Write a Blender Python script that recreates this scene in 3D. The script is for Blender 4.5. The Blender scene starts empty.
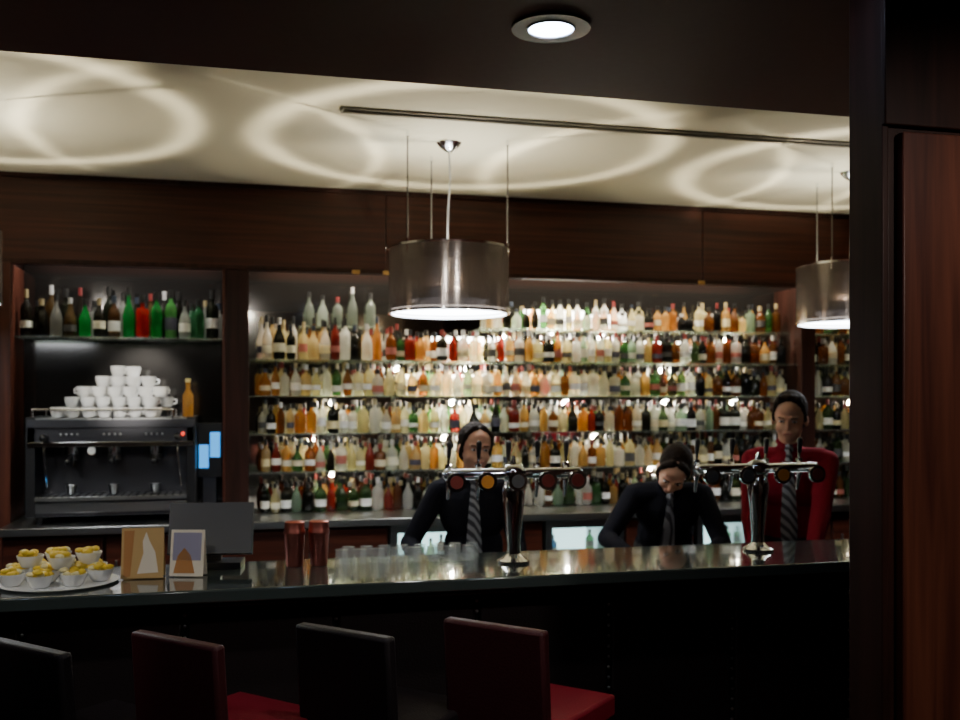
import bpy, math, random
import numpy as np
from mathutils import Vector, Matrix, Euler
random.seed(7)
R=math.radians
scene=bpy.context.scene

# ------------------------------------------------------------------ materials
def nmat(name):
    m=bpy.data.materials.new(name); m.use_nodes=True
    nt=m.node_tree; b=nt.nodes['Principled BSDF']; return m,nt,b
def mat(name,col,rough=.5,metal=0,emit=None,es=0,trans=0,alpha=1,coat=0,bump=0,bscale=40,spec=.5,sss=0):
    m,nt,b=nmat(name)
    b.inputs['Base Color'].default_value=(*col,1); b.inputs['Roughness'].default_value=rough
    b.inputs['Metallic'].default_value=metal; b.inputs['Transmission Weight'].default_value=trans
    b.inputs['Alpha'].default_value=alpha; b.inputs['Coat Weight'].default_value=coat
    b.inputs['Specular IOR Level'].default_value=spec
    if sss: b.inputs['Subsurface Weight'].default_value=sss; b.inputs['Subsurface Scale'].default_value=.01
    if emit: b.inputs['Emission Color'].default_value=(*emit,1); b.inputs['Emission Strength'].default_value=es
    tc=nt.nodes.new('ShaderNodeTexCoord')
    n=nt.nodes.new('ShaderNodeTexNoise'); n.inputs['Scale'].default_value=bscale
    nt.links.new(tc.outputs['Object'],n.inputs['Vector'])
    am=.006 if metal>.5 else .04
    mr=nt.nodes.new('ShaderNodeMapRange'); mr.inputs[3].default_value=max(0,rough-am); mr.inputs[4].default_value=min(1,rough+am)
    nt.links.new(n.outputs['Fac'],mr.inputs[0]); nt.links.new(mr.outputs[0],b.inputs['Roughness'])
    if bump:
        bp=nt.nodes.new('ShaderNodeBump'); bp.inputs['Strength'].default_value=bump; bp.inputs['Distance'].default_value=.01
        nt.links.new(n.outputs['Fac'],bp.inputs['Height']); nt.links.new(bp.outputs[0],b.inputs['Normal'])
    return m
def wood(name,c1,c2,scale=(1.5,30,30),rough=.4,coat=.05,spec=.25):
    m,nt,b=nmat(name)
    tc=nt.nodes.new('ShaderNodeTexCoord'); mp=nt.nodes.new('ShaderNodeMapping'); mp.inputs['Scale'].default_value=scale
    nt.links.new(tc.outputs['Object'],mp.inputs[0])
    n=nt.nodes.new('ShaderNodeTexNoise'); n.inputs['Scale'].default_value=1; n.inputs['Detail'].default_value=6; n.inputs['Distortion'].default_value=.6
    nt.links.new(mp.outputs[0],n.inputs['Vector'])
    r=nt.nodes.new('ShaderNodeValToRGB'); r.color_ramp.elements[0].position=.32; r.color_ramp.elements[1].position=.75
    r.color_ramp.elements[0].color=(*c1,1); r.color_ramp.elements[1].color=(*c2,1)
    nt.links.new(n.outputs['Fac'],r.inputs[0]); nt.links.new(r.outputs[0],b.inputs['Base Color'])
    b.inputs['Roughness'].default_value=rough; b.inputs['Coat Weight'].default_value=coat; b.inputs['Coat Roughness'].default_value=.25
    b.inputs['Specular IOR Level'].default_value=spec
    return m
def glassy(name,transp=.3,transl=.35,attr=True,col=(1,1,1),rough=.08,tw=0,metal=0):
    m,nt,b=nmat(name); b.inputs['Roughness'].default_value=rough; b.inputs['Metallic'].default_value=metal
    b.inputs['Transmission Weight'].default_value=tw; b.inputs['IOR'].default_value=1.4
    out=nt.nodes['Material Output']
    tl=nt.nodes.new('ShaderNodeBsdfTranslucent'); tp=nt.nodes.new('ShaderNodeBsdfTransparent')
    if attr:
        a=nt.nodes.new('ShaderNodeAttribute'); a.attribute_name='Col'
        for s in (b.inputs['Base Color'],tl.inputs[0],tp.inputs[0]): nt.links.new(a.outputs['Color'],s)
    else:
        b.inputs['Base Color'].default_value=(*col,1); tl.inputs[0].default_value=(*col,1); tp.inputs[0].default_value=(*col,1)
    m1=nt.nodes.new('ShaderNodeMixShader'); m1.inputs[0].default_value=transl
    m2=nt.nodes.new('ShaderNodeMixShader'); m2.inputs[0].default_value=transp
    nt.links.new(b.outputs[0],m1.inputs[1]); nt.links.new(tl.outputs[0],m1.inputs[2])
    nt.links.new(m1.outputs[0],m2.inputs[1]); nt.links.new(tp.outputs[0],m2.inputs[2]); nt.links.new(m2.outputs[0],out.inputs[0])
    return m
def attrmat(name,rough=.5,metal=0):
    m,nt,b=nmat(name); a=nt.nodes.new('ShaderNodeAttribute'); a.attribute_name='Col'
    nt.links.new(a.outputs['Color'],b.inputs['Base Color']); b.inputs['Roughness'].default_value=rough; b.inputs['Metallic'].default_value=metal
    return m

M={}
M['wood_h']=wood('wood_horizontal_grain',(.030,.007,.004),(.085,.021,.010),(1.2,25,40))
M['wood_v']=wood('wood_vertical_grain',(.040,.011,.007),(.125,.036,.019),(28,28,1.3))
M['wood_dark']=wood('wood_dark_stain',(.016,.006,.004),(.042,.014,.010),(25,25,1.5),rough=.5,spec=.15)
M['soffit']=mat('soffit_paint_dark_brown',(.105,.030,.023),.6,spec=.08)
M['ceil']=mat('ceiling_cream_paint',(.80,.75,.56),.8,bump=.05)
M['slot']=mat('slot_metal_grey',(.20,.18,.14),.5,.3)
M['black']=mat('black_plastic',(.010,.010,.011),.35)
M['leather']=mat('black_leather',(.013,.009,.010),.5,bump=.15,bscale=150,spec=.25)
M['panel']=mat('bar_front_black_leather',(.013,.008,.008),.5,bump=.15,bscale=150,spec=.3)
M['redleather']=mat('red_leather',(.20,.008,.020),.5,bump=.12,bscale=150,spec=.3)
M['brownleather']=mat('oxblood_leather',(.052,.010,.012),.5,bump=.12,bscale=150,spec=.25)
M['granite']=mat('polished_dark_granite',(.040,.052,.048),.11,coat=.6,bscale=90)
M['steel']=mat('brushed_steel',(.42,.43,.43),.28,1)
M['chrome']=mat('chrome',(.84,.85,.86),.1,1)
M['darksteel']=mat('dark_steel',(.10,.10,.11),.3,.9)
M['copper']=mat('copper',(.45,.14,.11),.35,1)
M['brass']=mat('brass',(.5,.30,.10),.4,1)
M['white']=mat('white_porcelain',(.92,.92,.90),.2)
M['card']=mat('menu_card_tan',(.60,.38,.14),.5)
M['cardw']=mat('menu_card_print',(.85,.76,.60),.5)
M['cardo']=mat('menu_card_orange_print',(.50,.22,.06),.5)
M['cardg']=mat('menu_card_violet_print',(.30,.28,.38),.5)
M['yellow']=mat('lemon_yellow_snack',(.85,.60,.04),.5)
M['snackw']=mat('pale_snack',(.85,.76,.40),.6)
M['floor']=wood('floor_dark_wood',(.03,.015,.010),(.09,.045,.028),(1,14,14),.4)
M['wall']=mat('wall_dark_paint',(.05,.022,.018),.6)
M['backpanel']=mat('back_panel_mirror_glass',(.62,.59,.50),.07,1)
M['mirror']=mat('smoked_mirror',(.09,.085,.08),.10,.9)
M['bglass']=glassy('bottle_glass',.17,.32,rough=.03,tw=.75)
M['label']=attrmat('bottle_label',.55)
M['cap']=attrmat('bottle_cap',.35,.2)
M['shelfglass']=glassy('shelf_glass',.85,.05,False,(.80,.86,.80))
M['doorglass']=glassy('door_glass',.85,.05,False,(.9,.95,.95))
M['tumbler']=glassy('clear_tumbler_glass',.78,.03,False,(.92,.95,.94),.04)
M['drum']=glassy('smoked_mirror_glass_drum',.50,.03,False,(.38,.34,.31),.16,metal=.85)
M['diff']=mat('lamp_diffuser',(1,1,1),.5,emit=(.86,.93,1),es=18)
M['led']=mat('led_strip',(1,1,1),.5,emit=(1,.98,.93),es=26)  # glow added behind the bottles to imitate bright lamp reflections
M['spotdisc']=mat('downlight_lens',(1,1,1),.5,emit=(.55,.70,1),es=26)
M['cyan']=mat('cyan_display',(.1,.5,.7),.3,emit=(.04,.35,1),es=1.4)
M['fridge']=mat('fridge_interior_lit',(.7,.8,.85),.5,emit=(.65,.95,.95),es=3.2)
M['redglow']=mat('red_pilot_lamp',(.6,.05,.03),.4,emit=(1,.06,.03),es=2.0)
M['skin']=mat('skin',(.56,.31,.21),.65,bump=.05,spec=.18,sss=.12)
M['hair']=mat('dark_hair',(.014,.008,.005),.8,bump=.6,bscale=70,spec=.15)
M['black_shirt']=mat('black_shirt_cloth',(.008,.008,.012),.95,bump=.5,bscale=14,spec=.1)
M['red_shirt']=mat('red_shirt_cloth',(.17,.006,.016),.95,bump=.7,bscale=13,spec=.1)
M['trouser']=mat('black_trousers',(.008,.008,.009),.8)
M['shoe']=mat('shoe_leather',(.01,.01,.01),.3)
M['eye']=mat('eye_white',(.5,.5,.48),.3)
M['iris']=mat('iris_dark',(.03,.015,.01),.2)
M['lip']=mat('lips',(.42,.15,.12),.6)
M['badge_o']=mat('tap_badge_orange',(.75,.30,.05),.3)
M['badge_r']=mat('tap_badge_red',(.25,.05,.04),.3)
M['badge_d']=mat('tap_badge_dark',(.10,.10,.10),.3)
M['cable']=mat('cable_grey',(.16,.15,.13),.4,.5)
m,nt,b=nmat('striped_tie'); tc=nt.nodes.new('ShaderNodeTexCoord')
w=nt.nodes.new('ShaderNodeTexWave'); w.bands_direction='DIAGONAL'; w.inputs['Scale'].default_value=14
nt.links.new(tc.outputs['Object'],w.inputs[0]); r=nt.nodes.new('ShaderNodeValToRGB')
r.color_ramp.elements[0].position=.4; r.color_ramp.elements[0].color=(.04,.04,.05,1); r.color_ramp.elements[1].position=.6; r.color_ramp.elements[1].color=(.26,.27,.29,1)
nt.links.new(w.outputs['Fac'],r.inputs[0]); nt.links.new(r.outputs[0],b.inputs['Base Color']); b.inputs['Roughness'].default_value=.7; M['tie']=m

# ------------------------------------------------------------------ mesh builder
class MB:
    def __init__(s): s.v=[];s.f=[];s.m=[];s.c=[];s.mats=[];s.col=(1,1,1,1);s.T=None
    def mi(s,k):
        if k not in s.mats: s.mats.append(k)
        return s.mats.index(k)
    def add(s,vs,fs,k):
        o=len(s.v); i=s.mi(k)
        if s.T is not None: vs=[tuple(s.T@Vector(q)) for q in vs]
        s.v+=vs; s.c+=[s.col]*len(vs); s.f+=[tuple(a+o for a in f) for f in fs]; s.m+=[i]*len(fs)
    def box(s,x0,x1,y0,y1,z0,z1,k):
        vs=[(x,y,z) for z in (z0,z1) for y in (y0,y1) for x in (x0,x1)]
        s.add(vs,[(0,2,3,1),(4,5,7,6),(0,1,5,4),(2,6,7,3),(0,4,6,2),(1,3,7,5)],k)
    def rbox(s,c,size,rot,k):
        T=Matrix.Translation(c)@Euler(rot).to_matrix().to_4x4(); old=s.T
        s.T=T if old is None else old@T
        x,y,z=[a/2 for a in size]; s.box(-x,x,-y,y,-z,z,k); s.T=old
    def lathe(s,prof,c,k,seg=12,T=None):
        vs=[];fs=[];n=len(prof)
        for r,z in prof:
            for j in range(seg):
                a=2*math.pi*j/seg; p=Vector((r*math.cos(a),r*math.sin(a),z))
                if T is not None: p=T@p
                vs.append((p.x+c[0],p.y+c[1],p.z+c[2]))
        for i in range(n-1):
            for j in range(seg):
                j2=(j+1)%seg; fs.append((i*seg+j,i*seg+j2,(i+1)*seg+j2,(i+1)*seg+j))
        if prof[0][0]>1e-4: fs.append(tuple(reversed(range(seg))))
        if prof[-1][0]>1e-4: fs.append(tuple(range((n-1)*seg,n*seg)))
        s.add(vs,fs,k)
    def ring(s,ro,ri,z0,z1,c,k,seg=40):
        prof=[(ri,z0),(ro,z0),(ro,z1),(ri,z1)]
        vs=[];fs=[]
        for r,z in prof:
            for j in range(seg):
                a=2*math.pi*j/seg; vs.append((c[0]+r*math.cos(a),c[1]+r*math.sin(a),c[2]+z))
        for i in range(4):
            i2=(i+1)%4
            for j in range(seg):
                j2=(j+1)%seg; fs.append((i*seg+j,i*seg+j2,i2*seg+j2,i2*seg+j))
        s.add(vs,fs,k)
    def cyl(s,p0,p1,r0,r1,k,seg=12):
        p0=Vector(p0);p1=Vector(p1);d=p1-p0;L=d.length
        q=Vector((0,0,1)).rotation_difference(d.normalized()).to_matrix()
        s.lathe([(r0,0),(r1,L)],p0,k,seg,q)
    def capsule(s,p0,p1,r0,r1,k,seg=14):
        p0=Vector(p0);p1=Vector(p1);d=p1-p0;L=max(d.length,1e-5)
        q=Vector((0,0,1)).rotation_difference(d.normalized()).to_matrix() if d.length>1e-5 else Matrix.Identity(3)
        pr=[]
        for i in range(6): a=-math.pi/2+i*math.pi/2/5; pr.append((max(r0*math.cos(a),1e-5),r0*math.sin(a)))
        for i in range(6): a=i*math.pi/2/5; pr.append((max(r1*math.cos(a),1e-5),L+r1*math.sin(a)))
        s.lathe(pr,p0,k,seg,q)
    def ell(s,c,r,k,T=None,seg=16):
        vs=[];fs=[];n=12
        Tm=T if T is not None else Matrix.Identity(4)
        for i in range(n+1):
            t=-math.pi/2+math.pi*i/n
            for j in range(seg):
                a=2*math.pi*j/seg; ct=max(math.cos(t),1e-4)
                p=Tm@Vector((c[0]+r[0]*ct*math.cos(a),c[1]+r[1]*ct*math.sin(a),c[2]+r[2]*math.sin(t))); vs.append(tuple(p))
        for i in range(n):
            for j in range(seg):
                j2=(j+1)%seg; fs.append((i*seg+j,i*seg+j2,(i+1)*seg+j2,(i+1)*seg+j))
        fs.append(tuple(reversed(range(seg)))); fs.append(tuple(range(n*seg,(n+1)*seg)))
        s.add(vs,fs,k)
    def tube(s,pts,r,k,seg=8):
        for a,b in zip(pts,pts[1:]): s.capsule(a,b,r,r,k,seg)
    def obj(s,name,parent=None,bevel=0,loc=(0,0,0),rot=(0,0,0),sharp=35):
        me=bpy.data.meshes.new(name); me.from_pydata(s.v,[],s.f)
        for k in s.mats: me.materials.append(M[k])
        me.polygons.foreach_set('material_index',s.m)
        me.polygons.foreach_set('use_smooth',[True]*len(s.f))
        ca=me.color_attributes.new('Col','FLOAT_COLOR','POINT'); ca.data.foreach_set('color',np.array(s.c,dtype=np.float32).ravel())
        me.update(); me.set_sharp_from_angle(angle=R(sharp))
        o=bpy.data.objects.new(name,me); scene.collection.objects.link(o); o.location=loc; o.rotation_euler=rot
        if parent: o.parent=parent
        if bevel:
            bm=o.modifiers.new('bevel','BEVEL'); bm.width=bevel; bm.segments=2; bm.limit_method='ANGLE'; bm.angle_limit=R(50)
        return o
def empty(name,loc=(0,0,0),rot=(0,0,0)):
    e=bpy.data.objects.new(name,None); scene.collection.objects.link(e); e.location=loc; e.rotation_euler=rot; e.empty_display_size=.1; return e
def light(name,kind,loc,energy,color=(1,1,1),rot=(0,0,0),parent=None,**kw):
    l=bpy.data.lights.new(name,kind); l.energy=energy; l.color=color
    for k,v in kw.items(): setattr(l,k,v)
    o=bpy.data.objects.new(name,l); scene.collection.objects.link(o); o.location=loc; o.rotation_euler=rot
    if parent: o.parent=parent
    return o

# ------------------------------------------------------------------ room shell
U0,U1,V0,V1=-3.6,5.2,-2.6,6.2
b=MB(); b.box(U0-.1,U1+.1,V0-.1,V1+.1,-.1,0,'floor'); b.obj('floor')
b=MB(); b.box(U0-.1,U1+.1,2.8,V1+.1,2.87,2.97,'ceil'); b.obj('ceiling')
b=MB(); b.box(U0-.1,U1+.1,V0-.1,2.8,2.55,2.97,'soffit'); b.obj('ceiling_soffit')
b=MB(); b.box(U0-.1,U1+.1,V1,V1+.1,0,2.87,'wall'); b.obj('wall_back')
b=MB(); b.box(U0-.1,U1+.1,V0-.1,V0,0,2.55,'wall'); b.obj('wall_front')
b=MB(); b.box(U0-.1,U0,V0,V1,0,2.55,'wall'); b.box(U0-.1,U0,2.8,V1,2.5,2.87,'wall'); b.obj('wall_left')
b=MB(); b.box(U1,U1+.1,V0,V1,0,2.55,'wall'); b.box(U1,U1+.1,2.8,V1,2.5,2.87,'wall'); b.obj('wall_right')
b=MB()
b.box(U0,.879,5.80,5.86,2.40,2.87,'wood_h'); b.box(.882,2.898,5.805,5.86,2.41,2.87,'wood_h'); b.box(2.901,U1,5.80,5.86,2.40,2.87,'wood_h')
b.box(U0,U1,5.79,5.87,2.385,2.41,'wood_dark'); b.box(U0,U1,5.785,5.80,2.845,2.87,'wood_dark')
b.obj('trim_fascia',bevel=.002)
b=MB()
for x in (.68,.86,2.86): b.box(x,x+.045,5.778,5.79,2.378,2.402,'brass')
b.obj('brass_cabinet_catches',bevel=.003)
b=MB(); b.box(U0,-1.14,5.78,6.19,0,2.385,'wood_v'); b.obj('wall_panel_left',bevel=.004)
b=MB(); b.box(-.03,.10,5.80,6.19,1.0,2.385,'wood_dark'); b.box(-.045,-.03,5.79,5.84,1.0,2.385,'wood_v'); b.obj('trim_post_alcove',bevel=.003)
b=MB(); b.box(3.60,3.70,5.80,6.19,1.0,2.385,'wood_dark'); b.obj('trim_post_right',bevel=.003)
b=MB(); b.box(.10,3.60,6.14,6.19,1.0,2.18,'backpanel'); b.box(3.70,4.9,6.14,6.19,1.0,2.18,'backpanel')
b.box(.10,4.9,6.14,6.19,2.18,2.86,'mirror'); b.obj('back_bar_panel')
b=MB(); b.box(-1.14,-.03,6.14,6.19,1.0,2.86,'mirror'); b.obj('alcove_mirror')
b=MB()
b.box(.46,4.6,4.165,4.175,2.860,2.87,'slot'); b.box(.46,4.6,4.225,4.235,2.860,2.87,'slot'); b.box(.45,.46,4.165,4.235,2.86,2.87,'slot')
b.box(.46,4.6,4.175,4.225,2.866,2.871,'slot'); b.box(.46,4.6,4.196,4.204,2.855,2.87,'slot')
b.obj('air_slot_diffuser')

b=MB()
b.box(1.315,2.2,1.80,1.92,0,2.55,'wood_dark'); b.box(1.30,1.315,1.795,1.80+.11,0,2.55,'wood_dark')
b.box(1.335,2.2,1.775,1.80,0,2.20,'wood_v'); b.box(1.30,2.2,1.785,1.80,2.215,2.55,'wood_dark')
b.obj('wood_column',bevel=.003)

# ------------------------------------------------------------------ bar counter
b=MB()
b.box(-3.5,4.6,3.0,3.5,1.06,1.10,'granite')
b.box(-3.5,4.6,3.02,3.49,1.045,1.06,'black')
b.box(-3.5,4.6,3.17,3.48,.0,1.045,'black')
e=1.23-.455*10
while e<4.55:
    if e>-3.5: b.box(max(e+.01,-3.49),min(e+.445,4.59),3.14,3.17,.14,1.04,'panel')
    z=.16
    while z<1.04:
        if e>-3.4: b.ell((e,3.150,z),(.006,.006,.006),'steel',seg=8)
        z+=.035
    e+=.455
b.box(-3.5,4.6,3.15,3.17,0,.12,'wood_dark')
b.capsule((-3.4,3.085,.2),(4.5,3.085,.2),.018,.018,'brass')
for x in (-3,-1.8,-.6,.6,1.8,3,4.2): b.cyl((x,3.085,.2),(x,3.15,.2),.01,.01,'brass')
b.obj('bar_counter',bevel=.006)
b=MB(); b.box(-2.5,4.5,3.505,3.95,.86,.90,'steel'); b.box(-2.5,4.5,3.505,3.92,0,.86,'darksteel')
for x in (-1.5,0,1.5,3): b.box(x,x+.01,3.92,3.93,.05,.85,'black')
b.obj('under_bar_workstation',bevel=.004)

b=MB()
b.box(-1.13,4.9,5.45,6.135,.96,1.0,'steel')
segs=[(-1.13,.85),(1.35,1.75),(2.25,2.70),(3.2,4.9)]
for a,c in segs:
    b.box(a,c,5.52,6.13,0,.96,'wood_dark')
    n=max(1,round((c-a)/.45)); wd=(c-a)/n
    for i in range(n):
        b.box(a+i*wd+.01,a+(i+1)*wd-.01,5.50,5.52,.10,.94,'wood_h'); b.cyl((a+i*wd+.06,5.48,.7),(a+i*wd+.06,5.48,.82),.006,.006,'steel')
b.obj('back_bar_cabinet',bevel=.003)

# ------------------------------------------------------------------ bottles
GC=[((.68,.34,.09),3),((.82,.54,.20),3),((.94,.93,.86),5),((.95,.95,.90),4),((.92,.84,.50),4),((.35,.13,.03),3),((.10,.26,.08),2),((.03,.03,.02),4),((.40,.06,.04),1),((.86,.66,.34),2),((.45,.60,.45),1)]
GL=[c for c,n in GC for _ in range(n)]
LC=[(.78,.75,.66),(.82,.82,.80),(.80,.79,.72),(.62,.54,.36),(.35,.10,.08),(.06,.06,.06),(.7,.66,.5),(.72,.62,.34),(.85,.85,.85),(.05,.05,.08)]
CC=[(.015,.015,.015),(.02,.02,.02),(.35,.28,.15),(.20,.03,.03),(.5,.5,.5),(.015,.015,.015),(.03,.04,.06),(.015,.015,.015),(.015,.015,.015)]
def bottle(b,x,y,z,h,r,gc=None,lab=True,seg=12):
    gc=gc or random.choice(GL); t=random.random()
    b.col=(*gc,1)
    if t<.5: sh=[(r*.8,0),(r,.01),(r,h*.58),(r*.85,h*.66),(r*.38,h*.74),(r*.32,h*.82)]; top=.82; nr=r*.38
    elif t<.75: sh=[(r*.8,0),(r,.01),(r*1.02,h*.45),(r*.7,h*.60),(r*.35,h*.72),(r*.3,h*.84)]; top=.84; nr=r*.36
    else: sh=[(r*.85,0),(r*1.08,.01),(r*1.08,h*.60),(r*.9,h*.68),(r*.36,h*.71),(r*.36,h*.82)]; top=.82; nr=r*.46
    b.lathe(sh,(x,y,z),'bglass',seg)
    if lab and random.random()<.55:
        b.col=(*random.choice(LC),1); lo=random.uniform(.12,.22); hi=lo+random.uniform(.14,.28)
        rr=r*1.04 if t<.75 else r*1.11
        if .5<=t<.75: hi=min(hi,.42)
        b.lathe([(rr,h*lo),(rr,h*hi)],(x,y,z),'label',seg)
    b.col=(*random.choice(CC),1)
    b.lathe([(nr,h*top),(nr,h)],(x,y,z),'cap',seg); b.col=(1,1,1,1)
SH=[1.0,1.235,1.455,1.675,1.885,2.095]
b=MB()
for si,z in enumerate(SH):
    zz=z+.001
    for (ua,ub) in ((.14,3.56),(3.75,4.85)):
        for row,vv in enumerate((6.075,5.985,5.895)):
            x=ua+random.uniform(0,.04)
            while x<ub-.03:
                r=random.uniform(.022,.034)
                if si<4: h=random.uniform(.150,.203)
                elif si==4: h=random.uniform(.16,.200) if (x>.95 or row==0) else random.uniform(.19,.27)
                else: h=random.uniform(.11,.2)
                skip=False
                if si==5 and (x<1.55 or row==2): skip=True
                if si==4 and x<1.5 and row==2 and random.random()<.3: skip=True
                gc=None
                if si in(1,2,3) and random.random()<.22: gc=random.choice([(.94,.95,.92),(.95,.92,.78),(.92,.86,.60)])
                if si==0 and random.random()<.65: gc=random.choice([(.05,.05,.03),(.3,.1,.03),(.08,.16,.06),(.45,.06,.04),(.2,.08,.03),(.03,.03,.02)])
                if x>2.6 and random.random()<.5: gc=random.choice([(.10,.16,.06),(.30,.12,.03),(.03,.03,.03),(.05,.05,.03)])
                if not skip: bottle(b,x+r,vv+random.uniform(-.008,.008),zz,h,r,gc)
                x+=2*r+random.uniform(.002,.009)
b.obj('liquor_bottles')
b=MB()
for x in (.46,.54,.63,.72,.83):
    bottle(b,x,6.09,2.096,random.uniform(.17,.24),.030,random.choice([(.6,.66,.6),(.35,.40,.35)]),False)
b.box(.40,.90,6.045,6.135,2.088,2.095,'shelfglass')
b.obj('glass_decanters')
b=MB()
for si,z in enumerate(SH[1:]):
    for (ua,ub) in ((.10,3.6),(3.7,4.9)):
        if si==4: ua=max(ua,1.5); y0=5.93
        else: y0=5.84
        b.box(ua,ub,y0,6.14,z-.006,z,'shelfglass')
        n=int((ub-ua)/.85)
        for i in range(n+1):
            x=ua+(ub-ua)*i/max(n,1); b.box(x-.006,x+.006,6.10,6.14,z-.04,z-.006,'steel')
b.obj('glass_shelves')

b=MB(); b.box(-1.14,-.03,5.86,6.14,1.99,2.0,'shelfglass'); b.obj('alcove_glass_shelf')
b=MB()
ALC=[(.05,.04,.03),(.03,.03,.02),(.6,.6,.55),(.25,.15,.05),(.03,.55,.12),(.03,.03,.02),(.2,.1,.04),(.03,.45,.1),(.7,.03,.02),(.03,.40,.08),(.2,.6,.18),(.7,.7,.65),(.05,.25,.1),(.04,.05,.03)]
x=-1.09;i=0
while x<-.08:
    g=ALC[i%len(ALC)]; bottle(b,x,5.93+random.uniform(-.01,.02),2.001,random.uniform(.20,.30),.032,g,random.random()<.6)
    bottle(b,x+.035,6.05,2.001,random.uniform(.20,.30),.032,random.choice(ALC[:4]+ALC[12:]),False)
    x+=.076;i+=1
b.obj('alcove_spirit_bottles')

for (a,c) in ((.86,1.34),(1.76,2.24),(2.71,3.19)):
    b=MB()
    b.box(a,c,6.05,6.12,.05,.95,'fridge'); b.box(a,a+.03,5.52,6.05,.05,.95,'steel'); b.box(c-.03,c,5.52,6.05,.05,.95,'steel')
    b.box(a,c,5.52,6.12,0,.05,'steel'); b.box(a+.03,c-.03,5.55,6.05,.92,.95,'steel')
    b.box(a+.03,c-.03,5.56,6.05,.50,.51,'steel'); b.box(a+.03,c-.03,5.56,6.05,.70,.705,'steel')
    for zz in (.06,.515,.71):
        x=a+.07
        while x<c-.06:
            if random.random()<.75: bottle(b,x,5.66+random.uniform(0,.25),zz,random.uniform(.12,.175),.026,random.choice([(.05,.4,.1),(.3,.15,.05),(.1,.5,.15),(.7,.8,.5),(.1,.3,.5)]))
            x+=.068
    b.box(a,a+.04,5.49,5.52,.04,.95,'steel'); b.box(c-.04,c,5.49,5.52,.04,.95,'steel'); b.box(a+.04,c-.04,5.49,5.52,.91,.95,'steel'); b.box(a+.04,c-.04,5.49,5.52,.04,.09,'steel')
    b.box(a+.04,c-.04,5.503,5.507,.09,.91,'doorglass'); b.cyl((c-.02,5.47,.5),(c-.02,5.47,.8),.008,.008,'steel')
    b.obj('bottle_fridge')

# ------------------------------------------------------------------ espresso machine
XT=Matrix.Translation((-1.02,0,0))@Matrix.Scale(.92,4,(1,0,0))@Matrix.Translation((1.02,0,0))
b=MB(); b.T=XT
b.box(-1.0,-.14,5.60,6.02,1.04,1.14,'darksteel')
b.box(-.98,-.16,5.56,5.80,1.125,1.145,'steel')
for i in range(20): b.box(-.965+i*.04,-.95+i*.04,5.565,5.79,1.145,1.15,'black')
b.box(-.98,-.16,5.80,6.02,1.14,1.42,'darksteel')
b.box(-1.02,-.12,5.58,6.03,1.42,1.54,'darksteel')
b.box(-1.02,-.12,5.565,5.58,1.505,1.548,'darksteel'); b.box(-1.02,-.12,5.565,5.58,1.405,1.43,'chrome')
b.box(-.98,-.16,5.585,5.60,1.06,1.11,'steel')
b.box(-1.03,-.98,5.58,6.02,1.04,1.56,'black'); b.box(-.16,-.11,5.58,6.02,1.04,1.56,'black')
b.box(-1.0,-.14,5.60,6.02,1.54,1.555,'steel')
for x in (-1.0,-.57,-.24): b.cyl((x,5.60,1.55),(x,5.60,1.60),.006,.006,'chrome'); b.cyl((x,6.01,1.55),(x,6.01,1.60),.006,.006,'chrome')
b.tube([(-1.0,6.01,1.60),(-1.0,5.60,1.60),(-.24,5.60,1.60),(-.24,6.01,1.60)],.005,'chrome')
for x in (-.80,-.57,-.34):
    b.cyl((x,5.70,1.42),(x,5.70,1.36),.045,.04,'chrome'); b.cyl((x,5.70,1.36),(x,5.70,1.33),.036,.036,'steel')
    b.capsule((x,5.67,1.345),(x,5.52,1.33),.011,.015,'black'); b.cyl((x,5.70,1.33),(x,5.70,1.30),.012,.008,'chrome')
    for k in range(4): b.ell((x-.045+k*.03,5.577,1.47),(.007,.004,.007),'steel',seg=8)
    b.lathe([(.02,0),(.032,.05),(.029,.05),(.018,.006),(.001,.006)],(x,5.66,1.1505),'steel',14)
for x in (-.93,-.21): b.tube([(x,5.60,1.42),(x,5.55,1.38),(x+.02,5.54,1.2)],.006,'chrome'); b.capsule((x,5.57,1.455),(x,5.53,1.455),.018,.02,'black')
b.ell((-.18,5.565,1.47),(.010,.005,.010),'redglow',seg=10)
b.cyl((-.68,5.575,1.385),(-.68,5.57,1.385),.022,.022,'white')
for x in (-.97,-.17):
    for y in (5.65,5.98): b.cyl((x,y,1.0),(x,y,1.04),.02,.02,'black')
b.obj('espresso_machine',bevel=.004)
b=MB()
def cup(b,x,y,z,s=1):
    r=.038*s
    b.lathe([(r*.55,0),(r*.75,.006),(r*.97,.035*s),(r,.055*s),(r*.93,.055*s),(r*.85,.02*s),(.001,.012)],(x,y,z),'white',12)
    a=random.uniform(0,6.28); dx,dy=math.cos(a),math.sin(a)
    b.tube([(x+dx*r*.9,y+dy*r*.9,z+.045*s),(x+dx*r*1.45,y+dy*r*1.45,z+.04*s),(x+dx*r*1.4,y+dy*r*1.4,z+.022*s),(x+dx*r*.85,y+dy*r*.85,z+.015*s)],.0035,'white',6)
random.seed(3)
for lv,(xa,xb) in enumerate(((-.88,-.35),(-.82,-.35),(-.76,-.36),(-.67,-.42),(-.60,-.50))):
    for yy in ((5.66,5.745,5.83,5.915) if lv<2 else (5.70,5.785,5.87)):
        x=xa+random.uniform(-.012,.012)
        while x<=xb:
            if lv<2 or random.random()<.88: cup(b,x,yy+random.uniform(-.004,.004),1.556+lv*.0555)
            x+=.078
b.obj('espresso_cup_stack')
b=MB()
b.col=(1,.6,.15,1); b.lathe([(.026,0),(.028,.01),(.028,.12),(.012,.15),(.012,.19)],(-.225,5.66,1.5565),'bglass',12); b.col=(.9,.8,.3,1); b.lathe([(.014,.19),(.014,.21)],(-.225,5.66,1.5565),'cap'); b.obj('syrup_bottle')
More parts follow.
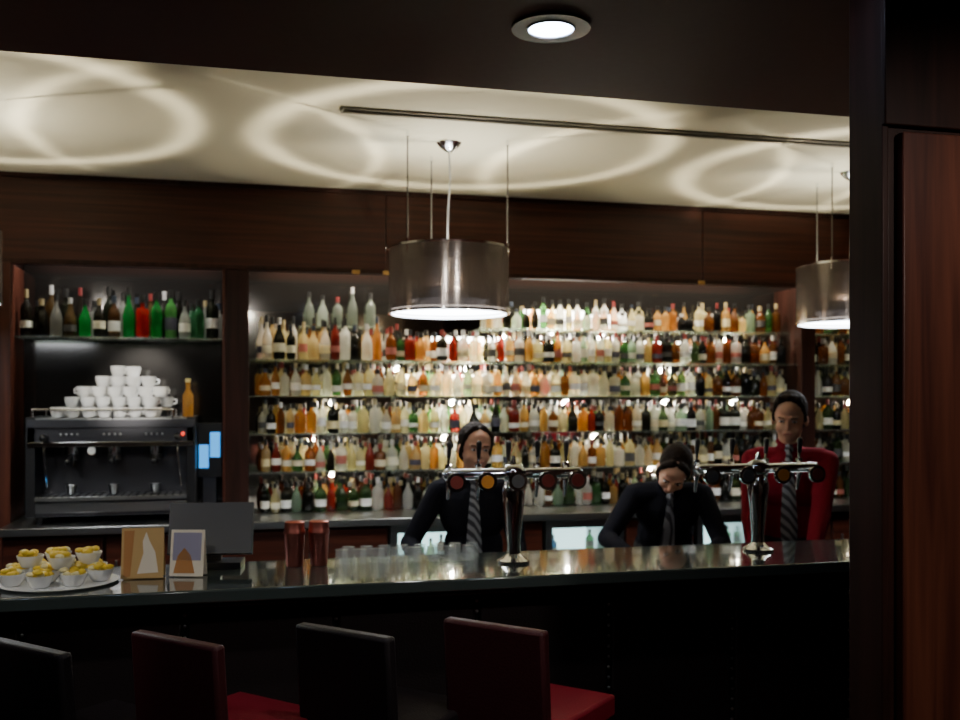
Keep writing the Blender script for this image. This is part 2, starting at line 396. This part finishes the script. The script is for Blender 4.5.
b=MB(); b.box(-.18,-.05,5.78,5.9,1.0,1.03,'black'); b.box(-.15,-.08,5.83,5.86,1.03,1.22,'darksteel'); b.box(-.18,-.05,5.80,5.88,1.22,1.52,'black'); b.box(-.172,-.12,5.797,5.80,1.27,1.40,'cyan'); b.box(-.112,-.058,5.797,5.80,1.33,1.47,'cyan'); b.obj('illuminated_water_dispenser')

# ------------------------------------------------------------------ pendant lamps
def pendant(u,v):
    e=empty('pendant_lamp',(u,v,0))
    b=MB(); zt,zb,r=2.365,2.06,.285
    b.ring(r,r-.004,zb,zt,(0,0,0),'drum',56)
    b.ring(r+.003,r-.007,zb-.004,zb+.008,(0,0,0),'chrome',56); b.ring(r+.003,r-.007,zt-.006,zt+.004,(0,0,0),'chrome',56)
    b.lathe([(.001,zb+.012),(r-.012,zb+.012),(r-.012,zb+.018),(.001,zb+.018)],(0,0,0),'diff',56)
    b.lathe([(.15,zb+.03),(.19,zb+.06),(.19,zb+.09),(.12,zb+.12),(.03,zb+.13)],(0,0,0),'darksteel',32)
    for k in range(3):
        a=R(-24+120*k); x,y=(r-.004)*math.cos(a),(r-.004)*math.sin(a)
        b.cyl((x,y,zt-.03),(x,y,2.869),.0035,.0035,'cable',6); b.cyl((x,y,2.845),(x,y,2.87),.008,.008,'chrome',8); b.cyl((x,y,zt-.04),(x,y,zt+.02),.006,.006,'chrome',8)
        b.cyl((0,0,zb+.1),(x,y,zb+.02),.004,.004,'cable',6)
    b.lathe([(.001,2.825),(.02,2.83),(.045,2.85),(.06,2.868),(.001,2.87)],(0,0,0),'chrome',24)
    b.tube([(0,0,2.83),(.006,.0,2.70),(-.004,0,2.55),(-.008,0,2.40),(0,0,2.26)],.0045,'white',8)
    b.obj('drum_shade_and_cables',parent=e)
    l=light('lamp_bulb_uplight','POINT',(0.04,0,2.23),38,(1,.90,.69),parent=e,shadow_soft_size=.012)
    l.data.use_nodes=True; nt=l.data.node_tree; em=nt.nodes['Emission']; N=nt.nodes.new; L=nt.links.new
    tc=N('ShaderNodeTexCoord'); sx=N('ShaderNodeSeparateXYZ'); L(tc.outputs['Normal'],sx.inputs[0])
    def mth(op,a,c=None):
        n=N('ShaderNodeMath'); n.operation=op
        for i,q in enumerate((a,c)):
            if q is None: continue
            if isinstance(q,(int,float)): n.inputs[i].default_value=q
            else: L(q,n.inputs[i])
        return n.outputs[0]
    zz=mth('MAXIMUM',mth('ABSOLUTE',sx.outputs[2]),.08)
    X=mth('DIVIDE',sx.outputs[0],zz); Y=mth('DIVIDE',sx.outputs[1],zz)
    noi=N('ShaderNodeTexNoise'); noi.inputs['Scale'].default_value=1.1; L(tc.outputs['Normal'],noi.inputs['Vector'])
    tot=None
    for cx,cy,rad,wd,amp in ((.10,.05,1.50,.11,2.8),(-2.7,.9,2.2,.07,1.2),(2.6,.6,2.2,.08,1.2)):  # rings of light shaped into bulb strength, standing in for drum reflections
        dx=mth('SUBTRACT',X,cx); dy=mth('SUBTRACT',Y,cy)
        t=mth('SQRT',mth('ADD',mth('MULTIPLY',dx,dx),mth('MULTIPLY',dy,dy)))
        t=mth('ADD',t,mth('MULTIPLY',noi.outputs['Fac'],.25))
        dlt=mth('DIVIDE',mth('SUBTRACT',t,rad+.125),wd)
        g=mth('MULTIPLY',mth('EXPONENT',mth('MULTIPLY',mth('MULTIPLY',dlt,dlt),-1.0)),amp)
        tot=g if tot is None else mth('ADD',tot,g)
    L(mth('ADD',mth('MULTIPLY',tot,1.0),.62),em.inputs['Strength'])
    light('lamp_downlight','SPOT',(0,0,2.055),26,(1,.96,.90),parent=e,spot_size=R(150),spot_blend=.6,shadow_soft_size=.2)
    return e
pendant(1.005,4.64); pendant(3.23,4.72); pendant(-1.22,4.56)

def downlight(u,v,en,name='recessed_downlight',aim=None,cone=95):
    e=empty(name,(u,v,2.55)); b=MB()
    b.ring(.095,.060,-.006,0,(0,0,0),'black',40); b.ring(.060,.055,-.008,-.002,(0,0,0),'darksteel',40)
    b.lathe([(.001,-.005),(.055,-.005),(.055,-.002),(.001,-.002)],(0,0,0),'spotdisc',32)
    b.obj('downlight_trim_and_lens',parent=e)
    rot=(0,0,0)
    if aim: rot=(Vector(aim)-Vector((u,v,2.53))).to_track_quat('-Z','Y').to_euler()
    light('downlight_beam','SPOT',(0,0,-.02),en,(1,.94,.86),rot=rot,parent=e,spot_size=R(cone),spot_blend=.7,shadow_soft_size=.05)
downlight(.75,2.30,26); downlight(-1.4,1.9,50,aim=(-.35,3.22,1.1),cone=34); downlight(1.55,.6,62,aim=(1.6,1.8,1.15)); downlight(-.6,.75,18,aim=(.2,2.6,.8))  # only the first is a known fixture; others added for counter, column, stools
for x,ax,p in ((-1.2,-.7,26),(.1,.6,28),(1.1,1.5,36),(1.85,2.6,28)):
    downlight(x,1.85,p,'adjustable_downlight',aim=(ax,4.9,1.45),cone=46)  # unseen spots added to brighten the bartenders and bottles
downlight(-.75,1.85,700,'adjustable_downlight',aim=(-.52,5.70,1.74),cone=9)  # unseen narrow spot added to brighten the cup pile

# ------------------------------------------------------------------ added lights for shelves and alcove
e=empty('shelf_led_lighting')
light('fascia_strip','AREA',(1.85,5.90,2.55),60,(1,.89,.70),parent=e,shape='RECTANGLE',size=3.3,size_y=.05)  # hidden area light added to brighten the bottles from above
light('fascia_strip_right','AREA',(4.3,5.90,2.55),12,(1,.89,.70),parent=e,shape='RECTANGLE',size=1.1,size_y=.05)  # hidden continuation, added for the right-hand bottles
light('alcove_strip','AREA',(-.58,5.90,2.55),8,(1,.98,.92),parent=e,shape='RECTANGLE',size=1.0,size_y=.05)  # hidden area light added for the alcove bottles
light('alcove_cup_spot','SPOT',(-.50,5.84,1.97),60,(.97,.97,1),parent=e,spot_size=R(72),spot_blend=.7,shadow_soft_size=.03)  # added spot without a fixture, brightens the cups
b=MB()
PK=[(1.0,1.86,2),(1.45,1.865,9),(2.0,2.075,9),(2.35,2.075,6),(1.7,2.075,4),(2.78,1.865,10),(3.25,2.075,2),
    (.6,1.65,3),(1.35,1.65,10),(2.1,1.65,5),(2.8,1.65,5),(.5,1.43,2),(1.3,1.43,4),(2.3,1.43,2.5),(3.3,1.65,1.5),(.6,1.21,2),(1.6,1.21,2),(2.7,1.21,1.5),(4.2,1.65,3)]
for x,z,p in PK:
    b.cyl((x,6.125,z-.004),(x,6.125,z+.002),.012,.012,'led')
    light('led_puck','POINT',(x,6.11,z-.02),p*2.1,(1,.90,.73),parent=e,shadow_soft_size=.012)  # small lights added behind bottles to make the wall blow out
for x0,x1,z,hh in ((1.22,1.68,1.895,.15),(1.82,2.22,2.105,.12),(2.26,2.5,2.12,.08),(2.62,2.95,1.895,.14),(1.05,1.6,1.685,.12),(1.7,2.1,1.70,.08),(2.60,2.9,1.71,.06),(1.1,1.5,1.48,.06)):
    b.box(x0,x1,6.128,6.138,z,z+hh,'led')  # glowing panels added where the bottle wall should glare
b.obj('led_pucks_and_light_panels',parent=e)

# ------------------------------------------------------------------ stools
def stool(u,v,back,seat):
    b=MB()
    b.box(-.175,.175,-.18,.160,.735,.80,seat)
    b.box(-.165,.165,-.17,.150,.70,.735,'wood_dark')
    old=b.T; b.T=Matrix.Translation((0,-.18,.72))@Euler((R(4),0,0)).to_matrix().to_4x4()
    b.box(-.158,.158,-.038,0,-.03,.335,back); b.T=old
    for sx in(-1,1):
        for sy in(-1,1):
            b.cyl((sx*.145,sy*.14,.70),(sx*.18,sy*.17,0),.021,.016,'wood_dark',8)
    zf=.28; q=.142+.033*(.7-zf)/.7
    for sx in(-1,1): b.capsule((sx*q,-q,zf),(sx*q,q,zf),.010,.010,'steel')
    for sy in(-1,1): b.capsule((-q,sy*q,zf),(q,sy*q,zf),.010,.010,'steel')
    b.obj('bar_stool',bevel=.010,loc=(u,v,0),rot=(0,0,R(-47)))
stool(.845,2.73,'brownleather','redleather'); stool(.448,2.76,'leather','leather'); stool(.030,2.775,'brownleather','redleather'); stool(-.320,2.785,'leather','leather')

# ------------------------------------------------------------------ beer towers
def tower(u,v,badges):
    b=MB(); z=1.101
    b.lathe([(.055,0),(.055,.008),(.040,.016),(.024,.03),(.022,.06),(.028,.12),(.036,.20),(.040,.24),(.030,.27),(.018,.29)],(0,0,z),'chrome',28)
    zb=z+.30
    b.capsule((-.23,0,zb),(.23,0,zb),.018,.018,'chrome',20)
    b.ell((0,0,zb),(.045,.034,.034),'chrome'); b.cyl((0,0,zb+.03),(0,0,zb+.06),.010,.005,'chrome')
    for i,k in enumerate(badges):
        x=-.21+.42*i/(len(badges)-1)
        b.cyl((x,-.012,zb-.012),(x,-.045,zb-.016),.010,.010,'chrome'); b.cyl((x,-.045,zb-.022),(x,-.057,zb-.022),.032,.032,'chrome',24); b.cyl((x,-.057,zb-.022),(x,-.060,zb-.022),.022,.022,k,24)
        b.cyl((x,0,zb),(x,.07,zb-.005),.011,.011,'chrome'); b.cyl((x,.07,zb+.03),(x,.07,zb-.03),.013,.012,'chrome'); b.cyl((x,.07,zb-.03),(x,.085,zb-.09),.009,.006,'chrome')
        b.cyl((x,.07,zb+.03),(x,.067,zb+.055),.005,.005,'chrome'); b.capsule((x,.067,zb+.055),(x,.062,zb+.10),.007,.010,'black' if i%2 else 'darksteel')
    b.obj('beer_tap_tower',loc=(u,v,0))
tower(.93,3.26,['badge_r','badge_o','badge_d','badge_r','badge_r']); tower(1.87,3.30,['badge_d','badge_d','badge_o','badge_r'])
# upturned tumblers on the counter, one mass
b=MB()
for i in range(8):
    x=.36+i*.062
    for j in range(2):
        b.lathe([(.026,0),(.0245,.001),(.020,.040),(.0205,.046),(.022,.048),(.001,.0485)],(x+j*.03,3.36+j*.06,1.101),'tumbler',16)
b.obj('upturned_shot_glasses')

def shaker(u,v):
    b=MB(); b.lathe([(.026,0),(.028,.004),(.034,.105),(.036,.108),(.036,.112),(.034,.118),(.032,.145),(.028,.148),(.001,.15)],(0,0,0),'copper',24); b.obj('cocktail_shaker',loc=(u,v,1.101))
shaker(.205,3.36); shaker(.285,3.36)
def tent(u,v,w,h,k,prints,rz,name='menu_card'):
    b=MB(); tl=R(9)
    for sgn in(-1,1):
        b.T=Matrix.Translation((0,sgn*h*math.sin(tl),0))@Matrix.Rotation(sgn*tl,4,'X')
        b.box(-w/2,w/2,-.0012,.0012,.002,h,k)
        if sgn<0:
            for (pts,kk) in prints:
                n=len(pts); vs=[(x*w-w/2,-.0026,z*h) for x,z in pts]+[(x*w-w/2,-.0012,z*h) for x,z in pts]
                b.add(vs,[tuple(range(n))]+[(i,i+n,(i+1)%n+n,(i+1)%n) for i in range(n)],kk)
    b.T=None
    b.obj(name,loc=(u,v,1.1015),rot=(0,0,rz))
tent(-.262,3.25,.125,.155,'card',[([(.06,.05),(.22,.05),(.30,.95),(.06,.95)],'cardo'),([(.38,.10),(.88,.12),(.80,.52),(.66,.74),(.58,.92),(.50,.74),(.52,.5)],'cardw')],R(-4))
tent(-.128,3.25,.105,.145,'cardw',[([(.08,.35),(.92,.35),(.92,.94),(.08,.94)],'cardg'),([(.12,.08),(.75,.08),(.62,.45),(.42,.62),(.22,.45)],'cardo')],R(-16))
b=MB(); b.box(-.10,.10,-.06,.06,0,.02,'black'); b.box(-.03,.03,-.01,.03,.02,.12,'black'); b.rbox((0,-.01,.125),(.27,.03,.17),(R(-18),0,0),'black'); b.rbox((0,.007,.13),(.23,.002,.13),(R(-18),0,0),'cyan')
b.obj('point_of_sale_terminal',bevel=.006,loc=(-.06,3.42,1.101),rot=(0,0,R(-8)))
b=MB(); random.seed(5)
b.lathe([(.001,0),(.16,0),(.17,.006),(.001,.006)],(0,0,0),'white',40)
def bowl(x,y,z):
    b.lathe([(.02,0),(.026,.004),(.036,.026),(.039,.036),(.036,.036),(.03,.02),(.001,.012)],(x,y,z),'white',18)
    for i in range(13):
        a=random.uniform(0,6.28); q=random.uniform(0,.028)
        b.ell((x+q*math.cos(a),y+q*math.sin(a),z+.035+random.uniform(0,.012)),(.013,.011,.008),random.choice(['yellow','yellow','yellow','snackw']),seg=8)
for x,y in ((-.12,-.06),(-.035,-.11),(.055,-.10),(.120,-.03),(-.12,.04),(-.03,-.02),(.05,0),(.09,.08),(0,.085),(-.08,.11)): bowl(x,y,.007)
for x,y in ((-.08,.0),(.015,-.05),(.08,.03),(-.01,.05)): bowl(x,y,.050)
b.obj('snack_bowls',loc=(-.50,3.22,1.101))
b=MB()
for k in range(3): b.rbox((0,0,.011+k*.021),(.22,.16,.02),(0,0,R(6*k)),'redleather')
b.obj('stacked_red_napkins',loc=(-.62,3.62,.90),bevel=.003)

# ------------------------------------------------------------------ people
def person(name,u,v,yaw,H,shirt,bend=0,head=(0,0,0),wrL=None,wrR=None,bun=False,sleeve_end=.9,headoff=(0,0,0)):
    s=H/1.70; P=[]
    hip=Vector((0,0,.92))
    UT=Matrix.Translation(hip)@Matrix.Rotation(R(bend),4,'X')@Matrix.Translation(-hip)
    I=Matrix.Identity(4)
    def cap(p0,p1,r0,r1,k,T=I): P.append(('c',T@Vector(p0),T@Vector(p1),r0,r1,k))
    def el(c,r,k,T=I): P.append(('e',Vector(c),r,T,k))
    el((0,.01,.93),(.165,.115,.12),'trouser')
    for sx in(-1,1):
        cap((sx*.085,.005,.88),(sx*.10,-.01,.49),.085,.062,'trouser'); cap((sx*.10,-.01,.49),(sx*.105,.01,.11),.062,.05,'trouser')
        cap((sx*.105,.02,.05),(sx*.12,-.14,.038),.048,.036,'shoe')
    el((0,0,1.08),(.150,.108,.17),shirt,UT); el((0,-.005,1.26),(.170,.118,.165),shirt,UT)
    cap((-.140,.005,1.372),(.140,.005,1.372),.06,.06,shirt,UT); cap((0,.01,1.38),(0,.005,1.44),.088,.058,shirt,UT)
    el((0,0,.97),(.155,.108,.08),'trouser' if bend<10 else shirt)
    cap((0,.01,1.40),(0,-.005,1.51),.055,.052,'skin',UT)
    for sx in(-1,1): cap((sx*.052,-.015,1.462),(sx*.022,-.066,1.432),.013,.009,shirt,UT)
    hc=Vector((0,-.015,1.578))+Vector(headoff)
    HT=UT@Matrix.Translation((0,-.01,1.49))@Euler([R(a) for a in head]).to_matrix().to_4x4()@Matrix.Translation((0,.01,-1.49))@Matrix.Translation(hc)
    el((0,.010,.032),(.074,.094,.083),'skin',HT); el((0,-.022,-.035),(.062,.066,.070),'skin',HT); el((0,-.055,-.082),(.028,.026,.022),'skin',HT)
    el((0,-.040,.052),(.056,.048,.044),'skin',HT)
    for sx in(-1,1):
        el((sx*.035,-.055,-.035),(.025,.026,.026),'skin',HT); el((sx*.078,.01,-.012),(.010,.018,.028),'skin',HT)
        cap((sx*.012,-.084,.022),(sx*.045,-.072,.022),.009,.008,'skin',HT)
    cap((0,-.088,.008),(0,-.104,-.026),.008,.012,'skin',HT); cap((-.016,-.084,-.055),(.016,-.084,-.055),.009,.009,'skin',HT)
    # hair: crown, back, arched side volumes that leave a rounded forehead
    el((0,.034,.046),(.083,.088,.085),'hair',HT); el((0,.052,0),(.080,.074,.09),'hair',HT)
    for sx in(-1,1):
        cap((sx*.022,-.040,.104),(sx*.060,-.040,.072),.019,.016,'hair',HT); cap((sx*.060,-.040,.072),(sx*.073,-.022,.02),.016,.010,'hair',HT)
        cap((sx*.073,-.022,.02),(sx*.074,.0,-.01 if not bun else -.035),.011,.009,'hair',HT)
    if bun: el((0,.13,.01),(.04,.04,.045),'hair',HT); cap((0,.10,-.0),(0,.13,-.09),.03,.015,'hair',HT)
    else:
        for k in range(5): el((-.04+.02*k,-.035+.01*(k%2),.112-.004*abs(k-2)),(.020,.030,.018),'hair',HT)
    for sx,wr in((-1,wrL),(1,wrR)):
        sh=UT@Vector((sx*.172,.005,1.362)); w=Vector(wr[:3]); fd=Vector(wr[3]).normalized(); pole=Vector(wr[4])
        a,c=.29,.255; d=w-sh; L=min(d.length,a+c-.004); d.normalize(); w=sh+d*L
        x=(a*a-c*c+L*L)/(2*L); h=math.sqrt(max(a*a-x*x,0)); pp=(pole-d*pole.dot(d)).normalized(); el_=sh+d*x+pp*h
        P.append(('c',sh,el_,.058,.046,shirt)); fw=el_+(w-el_)*sleeve_end
        P.append(('c',el_,fw,.048,.035,shirt)); P.append(('c',fw,w,.028,.024,'skin'))
        n=Vector((0,0,-1)); n=(n-fd*n.dot(fd)).normalized(); sd=fd.cross(n).normalized()
        if sd.x*sx>0: sd=-sd
        offs=(.032,.011,-.011,-.031); Ls=(.068,.076,.070,.056)
        for o,Lf in zip(offs,Ls):
            kn=w+fd*(.088-abs(o-.005)*.2)+sd*o
            P.append(('c',w+sd*o*.5+fd*.01,kn,.017,.0125,'skin'))
            d1=(fd+n*.35+sd*o*1.5).normalized(); m1=kn+d1*Lf*.5; d2=(fd*.75+n*.75+sd*o*1.5).normalized(); m2=m1+d2*Lf*.5
            P.append(('c',kn,m1,.0105,.0095,'skin')); P.append(('c',m1,m2,.0095,.008,'skin'))
        tb=w+fd*.03+sd*.028; t1=tb+(fd*.6+sd*.7+n*.2).normalized()*.042; t2=t1+(fd*.9+sd*.25+n*.35).normalized()*.034
        P.append(('c',w+fd*.015+sd*.01,tb,.018,.015,'skin')); P.append(('c',tb,t1,.0135,.0115,'skin')); P.append(('c',t1,t2,.0115,.0095,'skin'))
    b=MB(); b.mi('skin')
    for p in P:
        if p[0]=='c': b.capsule(p[1],p[2],p[3],p[4],'skin')
        else: b.ell(p[1],p[2],'skin',p[3])
    tmp=b.obj('tmp')
    rm=tmp.modifiers.new('r','REMESH'); rm.mode='VOXEL'; rm.voxel_size=.0052; rm.use_smooth_shade=True
    sm=tmp.modifiers.new('s','SMOOTH'); sm.factor=.5; sm.iterations=4
    bpy.context.view_layer.update(); dg=bpy.context.evaluated_depsgraph_get()
    me=bpy.data.meshes.new_from_object(tmp.evaluated_get(dg)); bpy.data.objects.remove(tmp)
    me.materials.clear(); keys=['skin','hair',shirt,'trouser','shoe']
    for k in keys: me.materials.append(M[k])
    nf=len(me.polygons); C=np.empty(nf*3); me.polygons.foreach_get('center',C); C=C.reshape(-1,3)
    best=np.full(nf,1e9); idx=np.zeros(nf,dtype=np.int32)
    for p in P:
        if p[0]=='c':
            a=np.array(p[1]);c=np.array(p[2]);ab=c-a; t=np.clip(((C-a)@ab)/max(ab@ab,1e-9),0,1)
            dd=np.linalg.norm(C-(a+t[:,None]*ab),axis=1)-(p[3]+(p[4]-p[3])*t); k=p[5]
        else:
            Mi=np.array(p[3].inverted()); q=C@Mi[:3,:3].T+Mi[:3,3]-np.array(p[1]); r_=np.array(p[2])
            k0=np.linalg.norm(q/r_,axis=1); k1=np.linalg.norm(q/(r_*r_),axis=1)+1e-9; dd=k0*(k0-1)/k1; k=p[4]
        msk=dd<best; best[msk]=dd[msk]; idx[msk]=keys.index(k)
    me.polygons.foreach_set('material_index',idx); me.polygons.foreach_set('use_smooth',[True]*nf); me.update()
    e=empty(name,(u,v,0),(0,0,R(yaw))); e.scale=(s,s,s)
    o=bpy.data.objects.new('body',me); scene.collection.objects.link(o); o.parent=e
    f=MB(); f.T=HT
    for sx in(-1,1):
        f.ell((sx*.030,-.076,.003),(.013,.010,.006),'eye'); f.ell((sx*.030,-.083,.003),(.006,.005,.006),'iris',seg=10)
        f.capsule((sx*.016,-.092,.022),(sx*.044,-.082,.024),.0035,.0025,'hair',8)
    f.capsule((-.018,-.090,-.055),(.018,-.090,-.055),.0040,.0040,'lip',8)
    f.obj('face_features',parent=e)
    t=MB(); t.T=UT
    pts=[(1.452,-.066,.016,.014),(1.425,-.082,.021,.016),(1.415,-.086,.013,.008),(1.34,-.120,.022,.008),(1.25,-.132,.030,.008),(1.15,-.126,.036,.008),(1.06,-.121,.040,.008),(1.0,-.122,.036,.007),(.965,-.124,.004,.006)]
    vs=[];fs=[]
    for z,y,w_,th in pts: vs+=[(-w_,y+.004,z),(0,y-th,z),(w_,y+.004,z),(0,y+th*.6,z)]
    for i in range(len(pts)-1):
        for j in range(4): fs.append((i*4+j,i*4+(j+1)%4,i*4+4+(j+1)%4,i*4+4+j))
    fs.append((0,1,2,3)); q=4*(len(pts)-1); fs.append((q+3,q+2,q+1,q)); t.add(vs,fs,'tie'); t.obj('necktie',parent=e,sharp=60)
    return e
fw=(0,-1,-.1)
person('bartender',1.07,4.42,-12,1.55,'black_shirt',bend=7,head=(-2,5,14),wrL=(-.26,-.34,1.02,fw,(-.8,.5,-.8)),wrR=(.16,-.40,1.02,fw,(.4,.5,-1)),bun=True)
person('bartender',2.17,4.78,-20,1.62,'black_shirt',bend=43,head=(6,10,-10),wrL=(-.20,-.66,.98,fw,(-.7,.5,-.2)),wrR=(.13,-.68,.98,fw,(.5,.5,-.2)),bun=True)
person('bartender',2.64,4.36,-32,1.69,'red_shirt',bend=4,head=(10,2,-4),wrL=(-.15,-.36,.95,fw,(-.25,.6,-1)),wrR=(.10,-.38,.95,fw,(.25,.6,-1)))

# ------------------------------------------------------------------ world + camera
w=bpy.data.worlds.new('w'); scene.world=w; w.use_nodes=True
w.node_tree.nodes['Background'].inputs[0].default_value=(.02,.018,.016,1); w.node_tree.nodes['Background'].inputs[1].default_value=.3
cd=bpy.data.cameras.new('camera'); cam=bpy.data.objects.new('camera',cd); scene.collection.objects.link(cam)
cd.lens=37.5; cd.sensor_width=36; cd.shift_y=40/960
cam.location=(0,0,1.65); cam.rotation_euler=(R(90),0,R(-14)); cd.clip_start=.05
cd.dof.use_dof=True; cd.dof.focus_distance=2.3; cd.dof.aperture_fstop=4.0
scene.camera=cam
